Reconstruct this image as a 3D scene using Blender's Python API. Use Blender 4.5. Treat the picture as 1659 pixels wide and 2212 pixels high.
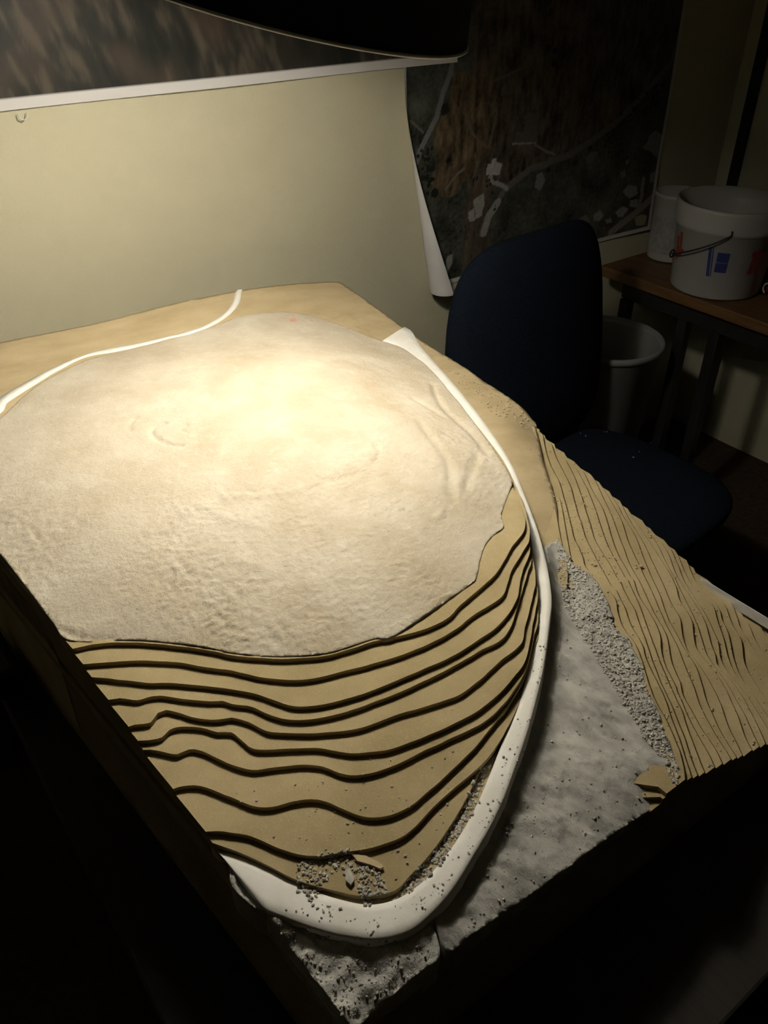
import bpy, bmesh, math, random
import numpy as np
from mathutils import Vector, Matrix, noise, geometry
from mathutils.bvhtree import BVHTree

random.seed(7)
SC = bpy.context.scene
COL = SC.collection
for o in list(bpy.data.objects):
    bpy.data.objects.remove(o)

# ------------------------------------------------------------------ camera
FPX, CX, CY, H = 1800.0, 829.5, 1106.0, 1.6
YAW, PITCH = math.radians(36.8), math.radians(35.3)
FWD = Vector((math.sin(YAW)*math.cos(PITCH), math.cos(YAW)*math.cos(PITCH), -math.sin(PITCH)))
RIGHT = Vector((math.cos(YAW), -math.sin(YAW), 0))
UP = RIGHT.cross(FWD)
CAM = Vector((0, 0, H))
cd = bpy.data.cameras.new('camera'); cam = bpy.data.objects.new('camera', cd); COL.objects.link(cam)
cd.sensor_fit = 'VERTICAL'; cd.sensor_height = 24.0; cd.lens = FPX/2212*24.0
cd.clip_start = 0.02
m = Matrix.Identity(4)
for i in range(3):
    m[i][0], m[i][1], m[i][2], m[i][3] = RIGHT[i], UP[i], -FWD[i], CAM[i]
cam.matrix_world = m
SC.camera = cam

# ------------------------------------------------------------------ world, exposure
w = bpy.data.worlds.new('world'); SC.world = w; w.use_nodes = True
w.node_tree.nodes['Background'].inputs[0].default_value = (0.5, 0.55, 0.6, 1)
w.node_tree.nodes['Background'].inputs[1].default_value = 0.0
SC.view_settings.view_transform = 'Standard'
SC.view_settings.look = 'None'
SC.view_settings.gamma = 1.0
SC.view_settings.use_curve_mapping = False
SC.view_settings.exposure = 0.0
LAMP_POWER = 16.5
LAMP_C = Vector((.564, .965, 1.538)); LAMP_R = .23
LAMP_N = Vector((.166, -.19, 1.0)).normalized()

# ------------------------------------------------------------------ helpers
def ray(px, py):
    return (RIGHT*((px-CX)/FPX) - UP*((py-CY)/FPX) + FWD)
def at_z(px, py, z):
    d = ray(px, py); return CAM + d*((z-H)/d.z)
def at_y(px, py, y):
    d = ray(px, py); return CAM + d*(y/d.y)
def at_x(px, py, x):
    d = ray(px, py); return CAM + d*(x/d.x)

def mesh_obj(name, verts, faces, mat, parent=None, smooth=False, loc=None):
    """one mesh object; verts in world space, stored relative to the parent (or to loc)"""
    org = Vector((0, 0, 0))
    if parent is not None: org = wloc(parent)
    elif loc is not None: org = Vector(loc)
    me = bpy.data.meshes.new(name)
    me.from_pydata([tuple(Vector(v)-org) for v in verts], [], faces)
    me.validate(); me.update()
    if smooth:
        for p in me.polygons: p.use_smooth = True
    if mat: me.materials.append(mat)
    o = bpy.data.objects.new(name, me); COL.objects.link(o)
    if parent is not None: o.parent = parent
    else: o.location = org
    return o
def wloc(o):
    v = o.location.copy()
    while o.parent: o = o.parent; v = v + o.location
    return v
def bm_obj(name, bm, mat, parent=None, smooth=False, loc=None):
    bmesh.ops.recalc_face_normals(bm, faces=bm.faces)
    bm.verts.ensure_lookup_table(); bm.verts.index_update()
    vs = [v.co.copy() for v in bm.verts]; fs = [[v.index for v in f.verts] for f in bm.faces]
    bm.free()
    return mesh_obj(name, vs, fs, mat, parent, smooth, loc)
def tag(o, label, cat, group=None):
    o['label'] = label; o['category'] = cat
    if group: o['group'] = group
    return o
def thing(name, label, cat, loc, group=None):
    o = bpy.data.objects.new(name, None); COL.objects.link(o); o.location = loc
    o.empty_display_size = .1
    return tag(o, label, cat, group)
def struct(o):
    o['kind'] = 'structure'; return o

def box(bm, lo, hi, bevel=0.0, seg=2):
    r = bmesh.ops.create_cube(bm, size=1)
    vs = r['verts']
    for v in vs:
        v.co = Vector([lo[i]+(v.co[i]+.5)*(hi[i]-lo[i]) for i in range(3)])
    if bevel:
        es = list({e for v in vs for e in v.link_edges})
        bmesh.ops.bevel(bm, geom=es, offset=bevel, segments=seg, affect='EDGES', profile=.5)
def frame_of(d):
    d = d.normalized(); a = Vector((0, 0, 1)) if abs(d.z) < .9 else Vector((1, 0, 0))
    u = d.cross(a).normalized(); return u, d.cross(u).normalized()
def tube(bm, pts, r, n=10, caps=True):
    pts = [Vector(p) for p in pts]; rings = []
    rs = r if isinstance(r, (list, tuple)) else [r]*len(pts)
    u = None
    for i, p in enumerate(pts):
        d = (pts[min(i+1, len(pts)-1)]-pts[max(i-1, 0)]).normalized()
        if u is None: u, v = frame_of(d)
        else:
            u = (u-d*u.dot(d)).normalized(); v = d.cross(u)
        rings.append([bm.verts.new(p+(u*math.cos(2*math.pi*k/n)+v*math.sin(2*math.pi*k/n))*rs[i]) for k in range(n)])
    for a, b in zip(rings, rings[1:]):
        for k in range(n): bm.faces.new((a[k], a[(k+1) % n], b[(k+1) % n], b[k]))
    if caps:
        bm.faces.new(rings[0][::-1]); bm.faces.new(rings[-1])
def lathe(bm, prof, c, axis=Vector((0, 0, 1)), n=48, close=False):
    """prof: list of (radius, height) along axis from c; open ends get capped when radius is 0"""
    axis = axis.normalized(); u, v = frame_of(axis); rings = []
    for r, h in prof:
        base = Vector(c)+axis*h
        if r < 1e-6: rings.append([bm.verts.new(base)])
        else: rings.append([bm.verts.new(base+(u*math.cos(2*math.pi*k/n)+v*math.sin(2*math.pi*k/n))*r) for k in range(n)])
    pairs = list(zip(rings, rings[1:]))
    if close: pairs.append((rings[-1], rings[0]))
    for a, b in pairs:
        if len(a) == 1 and len(b) == 1: continue
        for k in range(n):
            if len(a) == 1: bm.faces.new((a[0], b[(k+1) % n], b[k]))
            elif len(b) == 1: bm.faces.new((a[k], a[(k+1) % n], b[0]))
            else: bm.faces.new((a[k], a[(k+1) % n], b[(k+1) % n], b[k]))
def smooth_line(pts, step=.004):
    """Catmull-Rom through points (any dimension), about `step` long segments"""
    P = [np.array(p, float) for p in pts]
    P = [2*P[0]-P[1]]+P+[2*P[-1]-P[-2]]
    out = []
    for i in range(1, len(P)-2):
        a, b, c, d = P[i-1:i+3]; n = max(1, int(np.linalg.norm(c-b)/step))
        for k in range(n):
            t = k/n
            out.append(.5*((2*b)+(-a+c)*t+(2*a-5*b+4*c-d)*t*t+(-a+3*b-3*c+d)*t**3))
    out.append(P[-2]); return out
def fbm(x, y, z=0.0, s=1.0, o=3):
    v = 0; a = 1
    for i in range(o):
        v += a*noise.noise(Vector((x*s, y*s, z+i*7.3))); a *= .5; s *= 2.03
    return v

# ------------------------------------------------------------------ materials
def mat(name, col, col2=None, scale=20, rough=.8, bump=0., bscale=200., spec=.3, metal=0., detail=4, stretch=None, speck=None, ramp=(.35, .65), bdetail=4):
    M = bpy.data.materials.new(name); M.use_nodes = True
    N = M.node_tree.nodes; L = M.node_tree.links; b = N['Principled BSDF']
    b.inputs['Roughness'].default_value = rough; b.inputs['Metallic'].default_value = metal
    b.inputs['Specular IOR Level'].default_value = spec
    tc = N.new('ShaderNodeTexCoord'); src = tc.outputs['Object']
    if stretch:
        mp = N.new('ShaderNodeMapping'); mp.inputs['Scale'].default_value = stretch
        L.new(src, mp.inputs[0]); src = mp.outputs[0]
    out = None
    if col2 is None: b.inputs['Base Color'].default_value = (*col, 1)
    else:
        n = N.new('ShaderNodeTexNoise'); n.inputs['Scale'].default_value = scale; n.inputs['Detail'].default_value = detail
        n.inputs['Roughness'].default_value = .6
        L.new(src, n.inputs['Vector'])
        r = N.new('ShaderNodeValToRGB'); r.color_ramp.elements[0].position = ramp[0]; r.color_ramp.elements[1].position = ramp[1]
        r.color_ramp.elements[0].color = (*col, 1); r.color_ramp.elements[1].color = (*col2, 1)
        L.new(n.outputs['Fac'], r.inputs[0]); out = r.outputs[0]
        if speck:
            sc, amt, scol = speck
            n2 = N.new('ShaderNodeTexNoise'); n2.inputs['Scale'].default_value = sc; n2.inputs['Detail'].default_value = 2
            L.new(src, n2.inputs['Vector'])
            r2 = N.new('ShaderNodeValToRGB'); r2.color_ramp.elements[0].position = .56; r2.color_ramp.elements[1].position = .72
            L.new(n2.outputs['Fac'], r2.inputs[0])
            mu = N.new('ShaderNodeMath'); mu.operation = 'MULTIPLY'; mu.inputs[1].default_value = amt
            L.new(r2.outputs[0], mu.inputs[0])
            mx = N.new('ShaderNodeMix'); mx.data_type = 'RGBA'
            L.new(mu.outputs[0], mx.inputs[0]); L.new(out, mx.inputs[6]); mx.inputs[7].default_value = (*scol, 1)
            out = mx.outputs[2]
        L.new(out, b.inputs['Base Color'])
    if bump:
        n3 = N.new('ShaderNodeTexNoise'); n3.inputs['Scale'].default_value = bscale; n3.inputs['Detail'].default_value = 4
        L.new(src, n3.inputs['Vector'])
        bp = N.new('ShaderNodeBump'); bp.inputs['Strength'].default_value = bump; bp.inputs['Distance'].default_value = .002
        n3.inputs['Detail'].default_value = bdetail; n3.inputs['Roughness'].default_value = .68
        L.new(n3.outputs['Fac'], bp.inputs['Height']); L.new(bp.outputs[0], b.inputs['Normal'])
    return M
def mat_attr(name, rough=.5, bump=0):
    M = bpy.data.materials.new(name); M.use_nodes = True
    N = M.node_tree.nodes; L = M.node_tree.links; b = N['Principled BSDF']
    a = N.new('ShaderNodeVertexColor'); a.layer_name = 'print'
    L.new(a.outputs[0], b.inputs['Base Color']); b.inputs['Roughness'].default_value = rough
    b.inputs['Specular IOR Level'].default_value = .25
    return M
def mat_emit(name, col, s):
    M = bpy.data.materials.new(name); M.use_nodes = True
    b = M.node_tree.nodes['Principled BSDF']; b.inputs['Emission Color'].default_value = (*col, 1); b.inputs['Emission Strength'].default_value = s
    b.inputs['Base Color'].default_value = (.9, .9, .88, 1)
    return M

CORK = mat('fibreboard', (.335, .265, .14), (.435, .35, .20), 9, .95, .22, 700, .1, speck=(900, .5, (.62, .52, .34)))
CORKS = mat('fibreboard_sanded', (.42, .33, .19), (.52, .42, .26), 7, .95, .2, 300, .1, stretch=(1, 2.5, 1), speck=(700, .35, (.6, .5, .33)))
PLASTER = mat('plaster_cream', (.46, .385, .27), (.65, .595, .49), 9, .9, 1.0, 230, bdetail=9, ramp=(.25, .72), spec=.2, detail=10, speck=(60, .35, (.66, .62, .53)))
WHITE = mat('plaster_white', (.80, .78, .72), (.88, .87, .83), 25, .85, .15, 160, .2)
GREY = mat('plaster_grey', (.30, .295, .275), (.53, .52, .48), 26, .95, .6, 300, .1, detail=8, stretch=(1.5, .8, 1), ramp=(.3, .68))
ROUGHP = mat('plaster_rough', (.42, .41, .38), (.64, .63, .59), 40, .95, .9, 240, .1, detail=8)
CRUMB = mat('crumb', (.37, .35, .31), (.56, .535, .48), 90, .95, .3, 400, .1)
CRUMBT = mat('crumb_tan', (.44, .35, .21), (.60, .51, .35), 90, .95, .3, 400, .1)
WALL = mat('wall_paint', (.57, .54, .395), (.60, .57, .415), 6, .75, .5, 260, .25)
FLOOR = mat('carpet', (.05, .036, .024), (.075, .055, .036), 60, 1, .6, 500, .05)
CEIL = mat('ceiling_paint', (.45, .43, .36), (.5, .48, .4), 8, .9)
DARKT = mat('table_dark', (.018, .016, .013), (.028, .024, .018), 14, .6, .1, 200, .3, stretch=(8, 1, 1))
WOOD = mat('table_wood', (.10, .052, .018), (.16, .085, .03), 5, .45, .1, 120, .4, stretch=(12, 1.2, 12))
BLACK = mat('black_metal', (.012, .012, .012), (.018, .018, .018), 30, .5)
SHADE = mat('shade_black', (.010, .010, .010), (.014, .013, .012), 30, .55)
SHADEIN = mat('shade_white', (.75, .74, .70), (.8, .79, .76), 10, .5)
STEEL = mat('steel', (.55, .55, .55), (.68, .68, .68), 30, .28, metal=1.0)
NAVY = mat('navy_fabric', (.006, .009, .016), (.011, .015, .024), 200, 1, .6, 700, .05)
PLASTIC = mat('white_plastic', (.43, .43, .42), (.47, .47, .46), 6, .4, spec=.4)
CAN = mat('grey_plastic', (.19, .19, .185), (.23, .23, .225), 6, .45, spec=.4)
LABELG = mat('label_grey', (.22, .215, .21), (.33, .325, .32), 60, .6)
BLUE = mat('print_blue', (.028, .035, .16), (.04, .05, .20), 60, .5)
RED = mat('print_red', (.24, .035, .02), (.30, .05, .03), 60, .5)
REDC = mat('red_case', (.16, .012, .015), (.2, .018, .02), 30, .4)
ALU = mat('aluminium', (.72, .72, .72), (.82, .82, .82), 30, .3, metal=.35)
PAPER = mat('paper_white', (.66, .65, .66), (.72, .71, .72), 5, .7)

# ------------------------------------------------------------------ room
WY, WX = 1.68, 2.65
def plane_box(name, lo, hi, M):
    bm = bmesh.new(); box(bm, lo, hi); return struct(bm_obj(name, bm, M, loc=[(a+b)/2 for a, b in zip(lo, hi)]))
plane_box('floor', (-3.9, -4.1, -.1), (WX+.1, WY+.1, 0), FLOOR)
plane_box('wall_back', (-3.9, WY, 0), (WX+.1, WY+.1, 2.6), WALL)
plane_box('wall_right', (WX, -4.1, 0), (WX+.1, WY, 2.6), WALL)
plane_box('wall_left', (-3.9, -4.1, 0), (-3.8, WY, 2.6), WALL)
plane_box('wall_front', (-3.8, -4.1, 0), (WX, -4.0, 2.6), WALL)
plane_box('ceiling', (-3.9, -4.1, 2.6), (WX+.1, WY+.1, 2.7), CEIL)

# ------------------------------------------------------------------ lamp over the model
lamp = thing('work_lamp', 'black round work lamp with tilted metal shade hanging over the terrain model', 'lamp', tuple(LAMP_C))
bm = bmesh.new()
lathe(bm, [(LAMP_R, 0), (LAMP_R-.006, .035), (.205, .085), (.15, .15), (.07, .19), (.035, .205), (.032, .26), (0, .265)], LAMP_C, LAMP_N, 72)
bm_obj('shade', bm, SHADE, lamp, True)
bm = bmesh.new()
lathe(bm, [(LAMP_R-.003, .001), (LAMP_R-.009, .035), (.201, .084), (.146, .147), (.06, .186), (0, .188)], LAMP_C, LAMP_N, 72)
bm_obj('reflector', bm, SHADEIN, lamp, True)
bm = bmesh.new()
lathe(bm, [(LAMP_R+.0005+.0018*math.cos(a), -.001+.0018*math.sin(a)) for a in np.linspace(0, 2*math.pi, 10, endpoint=False)], LAMP_C, LAMP_N, 96, close=True)
bm_obj('rim', bm, SHADEIN, lamp, True)
bc = LAMP_C + LAMP_N*.125
bm = bmesh.new(); lathe(bm, [(0, -.045), (.02, -.041), (.036, -.026), (.042, 0), (.036, .026), (.024, .046), (.016, .062), (0, .063)], bc, LAMP_N, 24)
bm_obj('bulb', bm, mat_emit('bulb_glow', (1, .93, .79), 20.0), lamp, True)
top = LAMP_C+LAMP_N*.26
bm = bmesh.new(); tube(bm, [top-LAMP_N*.01, top+LAMP_N*.06, top+LAMP_N*.30, Vector((.66, .86, 2.3)), Vector((.66, .86, 2.58))], .011, 12); bm_obj('arm', bm, BLACK, lamp, True)
bm = bmesh.new(); box(bm, (.60, .80, 2.56), (.72, .92, 2.599), .01); bm_obj('ceiling_plate', bm, BLACK, lamp)
ld = bpy.data.lights.new('bulb_light', 'POINT'); ld.energy = LAMP_POWER; ld.color = (1.0, .93, .79); ld.shadow_soft_size = .045
lo = bpy.data.objects.new('bulb_light', ld); COL.objects.link(lo); lo.parent = lamp
lo.location = (bc - LAMP_N*.05) - LAMP_C

# ------------------------------------------------------------------ big table under the model
TZ = .73
tb = thing('model_table', 'dark wooden table carrying the terrain model', 'table', (.55, .85, 0))
bm = bmesh.new(); box(bm, (.05, .10, TZ-.035), (1.03, 1.62, TZ), .004); bm_obj('table_top', bm, DARKT, tb)
for lx in (.10, .98):
    for ly in (.15, 1.57):
        bm = bmesh.new(); box(bm, (lx-.03, ly-.03, 0), (lx+.03, ly+.03, TZ-.036), .004); bm_obj('leg', bm, DARKT, tb)
bm = bmesh.new()
for a, b in (((.13, .14, TZ-.12), (.95, .16, TZ-.036)), ((.13, 1.56, TZ-.12), (.95, 1.58, TZ-.036)), ((.09, .18, TZ-.12), (.11, 1.54, TZ-.036)), ((.97, .18, TZ-.12), (.99, 1.54, TZ-.036))):
    box(bm, a, b)
bm_obj('apron', bm, DARKT, tb)

# ------------------------------------------------------------------ terrain model
XL0, XL1 = (.163, .262), (.10, .95)                 # left edge line
def left_x(y): return XL0[0]+(y-XL0[1])*(XL1[0]-XL0[0])/(XL1[1]-XL0[1])
FOOT = [(.163, .262), (1.0, .246), (1.0, 1.5), (left_x(1.5), 1.5)]
model = thing('terrain_model', 'layered fibreboard and plaster terrain model with white road and contour steps', 'terrain model', (.55, .85, TZ))
TERR = []                                           # (verts, faces) for dropping crumbs

def clip(poly, foot=FOOT):
    out = [tuple(p) if len(p) == 3 else (p[0], p[1], 0.) for p in poly]
    for i in range(len(foot)):
        a, b = foot[i], foot[(i+1) % len(foot)]
        inp, out = out, []
        def side(p): return (b[0]-a[0])*(p[1]-a[1])-(b[1]-a[1])*(p[0]-a[0])
        for j in range(len(inp)):
            p, q = inp[j-1], inp[j]; sp, sq = side(p), side(q)
            if (sp >= 0) != (sq >= 0):
                t = sp/(sp-sq); out.append(tuple(p[c]+(q[c]-p[c])*t for c in range(3)))
            if sq >= 0: out.append(q)
    r = []
    for p in out:
        if not r or (abs(p[0]-r[-1][0])+abs(p[1]-r[-1][1])) > 1e-5: r.append(p)
    return r
def slab(name, poly, z1, z0, M):
    """one cut sheet; the third value of an outline point is how far its cut edge leans out at the bottom"""
    poly = clip(poly); n = len(poly)
    tri = geometry.tessellate_polygon([[Vector((x, y, 0)) for x, y, _ in poly]])
    vs = [(x, y, z1) for x, y, _ in poly]+[(min(x+o, 1.0), y, z0) for x, y, o in poly]
    fs = [tuple(t) for t in tri]+[tuple(i+n for i in t[::-1]) for t in tri]
    fs += [(i, (i+1) % n, n+(i+1) % n, n+i) for i in range(n)]
    o = mesh_obj(name, vs, fs, M, model)
    bm = bmesh.new(); bm.from_mesh(o.data); bmesh.ops.recalc_face_normals(bm, faces=bm.faces); bm.to_mesh(o.data); bm.free()
    TERR.append((vs, fs, name)); return o

T = .006
def zs(pts, ox, oy, s): return [(ox+x/s, oy+y/s) for x, y in pts]
# -- hill contours (drawn from left edge to road), highest first
A7 = lambda p: zs(p, 0, 1150, 2.765)
A8 = lambda p: zs(p, 500, 1150, 2.212)
C = [
 A7([(460, 690), (560, 668), (700, 658), (850, 660), (1000, 672), (1150, 690), (1300, 715)]) + A8([(0, 587), (150, 602), (300, 603), (450, 590), (560, 560), (680, 520), (800, 495), (930, 460), (1040, 405), (1090, 350), (1180, 275), (1260, 200), (1300, 140), (1340, 70), (1390, 5), (1404, -50)]),
 A7([(520, 785), (620, 778), (750, 768), (900, 766), (1050, 775), (1200, 800), (1300, 815)]) + A8([(0, 660), (130, 690), (280, 705), (400, 695), (550, 660), (650, 635), (800, 590), (950, 530), (1060, 470), (1180, 380), (1290, 310), (1320, 240), (1340, 180), (1400, 80), (1425, 20)]),
 A7([(550, 865), (650, 872), (800, 890), (900, 900), (1000, 897), (1150, 910), (1300, 926)]) + A8([(0, 750), (100, 768), (200, 800), (300, 830), (420, 825), (600, 780), (750, 725), (900, 660), (1050, 595), (1200, 500), (1290, 430), (1360, 330), (1375, 260), (1390, 190), (1428, 80)]),
 A7([(640, 1000), (720, 992), (820, 1002), (880, 985), (960, 975), (1100, 995), (1250, 1010), (1330, 1006)]) + A8([(0, 818), (100, 835), (220, 885), (350, 895), (480, 875), (600, 840), (750, 785), (900, 720), (1060, 640), (1180, 570), (1280, 520), (1330, 460), (1360, 380), (1390, 280), (1415, 190), (1432, 120)]),
 A7([(760, 1165), (800, 1150), (900, 1135), (940, 1080), (990, 1060), (1050, 1072), (1150, 1105), (1250, 1118), (1340, 1112)]) + A8([(0, 885), (80, 905), (170, 950), (300, 960), (450, 955), (620, 935), (780, 875), (930, 830), (1080, 780), (1180, 710), (1290, 610), (1380, 540), (1402, 460), (1422, 380), (1442, 290), (1452, 200)]),
 A7([(805, 1245), (900, 1240), (970, 1225), (1010, 1180), (1080, 1160), (1200, 1168), (1300, 1192)]) + A8([(0, 955), (50, 995), (110, 1035), (250, 1035), (400, 1030), (500, 1045), (600, 1055), (760, 1035), (900, 985), (1050, 920), (1180, 850), (1290, 760), (1360, 680), (1405, 610), (1430, 500), (1450, 380), (1462, 260)]),
 A7([(820, 1300), (900, 1298), (1000, 1318), (1060, 1325), (1130, 1295), (1200, 1305), (1300, 1350)]) + A8([(0, 1110), (100, 1135), (200, 1125), (330, 1110), (440, 1120), (520, 1150), (600, 1160), (720, 1135), (850, 1080), (970, 1020), (1080, 970), (1200, 910), (1290, 830), (1360, 740), (1415, 630), (1445, 500), (1465, 350)]),
 A7([(1000, 1545), (1060, 1520), (1160, 1510), (1270, 1535), (1340, 1565)]) + A8([(0, 1265), (100, 1305), (190, 1315), (280, 1290), (380, 1275), (450, 1285), (540, 1325), (640, 1360), (740, 1355), (850, 1310), (960, 1220), (1060, 1130), (1160, 1030), (1250, 920), (1330, 820), (1400, 690), (1445, 560), (1470, 400)]),
 A7([(1165, 1795), (1250, 1785), (1330, 1784)]) + A8([(0, 1435), (100, 1455), (230, 1510), (330, 1540), (440, 1545), (560, 1525), (700, 1500), (830, 1445), (930, 1350), (1040, 1240), (1140, 1160), (1240, 1060), (1320, 930), (1390, 780), (1445, 620), (1475, 450)]),
]
NC = len(C); ZC = [.954-T*i for i in range(NC)]
CLOSE = [(1133, 1110), (1115, 1062), (1087, 1002), (1050, 950), (1010, 900)]
for i, pts in enumerate(C):
    z = ZC[i]
    xy = [at_z(px, py, z).to_2d() for px, py in pts]
    a, b = xy[0], xy[1]
    start = a+(a-b).normalized()*.12
    line = smooth_line([start]+xy+[at_z(px+(4 if i else -3), py, z).to_2d() for px, py in CLOSE], .005)
    line = [(p[0]+.0006*noise.noise(Vector((p[0]*60, p[1]*60, i))), p[1]+.0009*noise.noise(Vector((p[0]*50, p[1]*50, i+9)))) for p in line]
    poly = line+[(.62, 1.15), (-.3, 1.15)]
    slab('contour_layer', poly, z, z-T, CORK)
# two lower sheets that carry the road
RC = [(1045, 905), (1085, 955), (1115, 1005), (1140, 1060), (1158, 1130), (1170, 1230), (1176, 1300), (1170, 1400), (1145, 1530), (1110, 1630), (1060, 1740), (1010, 1830), (950, 1930), (870, 1985), (780, 1990), (680, 1960), (600, 1925), (500, 1875)]
RLI = [(995, 878), (1045, 945), (1085, 1000), (1117, 1070), (1137, 1130), (1150, 1200), (1158, 1260), (1163, 1330), (1156, 1400), (1143, 1460), (1123, 1530), (1093, 1600), (1066, 1670), (1036, 1740), (998, 1810), (957, 1868), (912, 1917), (860, 1950), (800, 1962), (740, 1952), (670, 1928), (600, 1893), (540, 1866), (480, 1845)]
for z, sh in ((ZC[-1]-T, 26), (ZC[-1]-2*T, -6)):
    xy = [at_z(px-sh*(1 if py < 1930 else .3), py-sh*min(1, max(0, (py-1500)/300)), z).to_2d() for px, py in RLI]
    xy.append(xy[-1]+(xy[-1]-xy[-2]).normalized()*.15)
    slab('contour_layer', [tuple(p) for p in smooth_line(xy, .006)]+[(-.3, 1.15), (.62, 1.15)], z, z-T, CORK)

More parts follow.
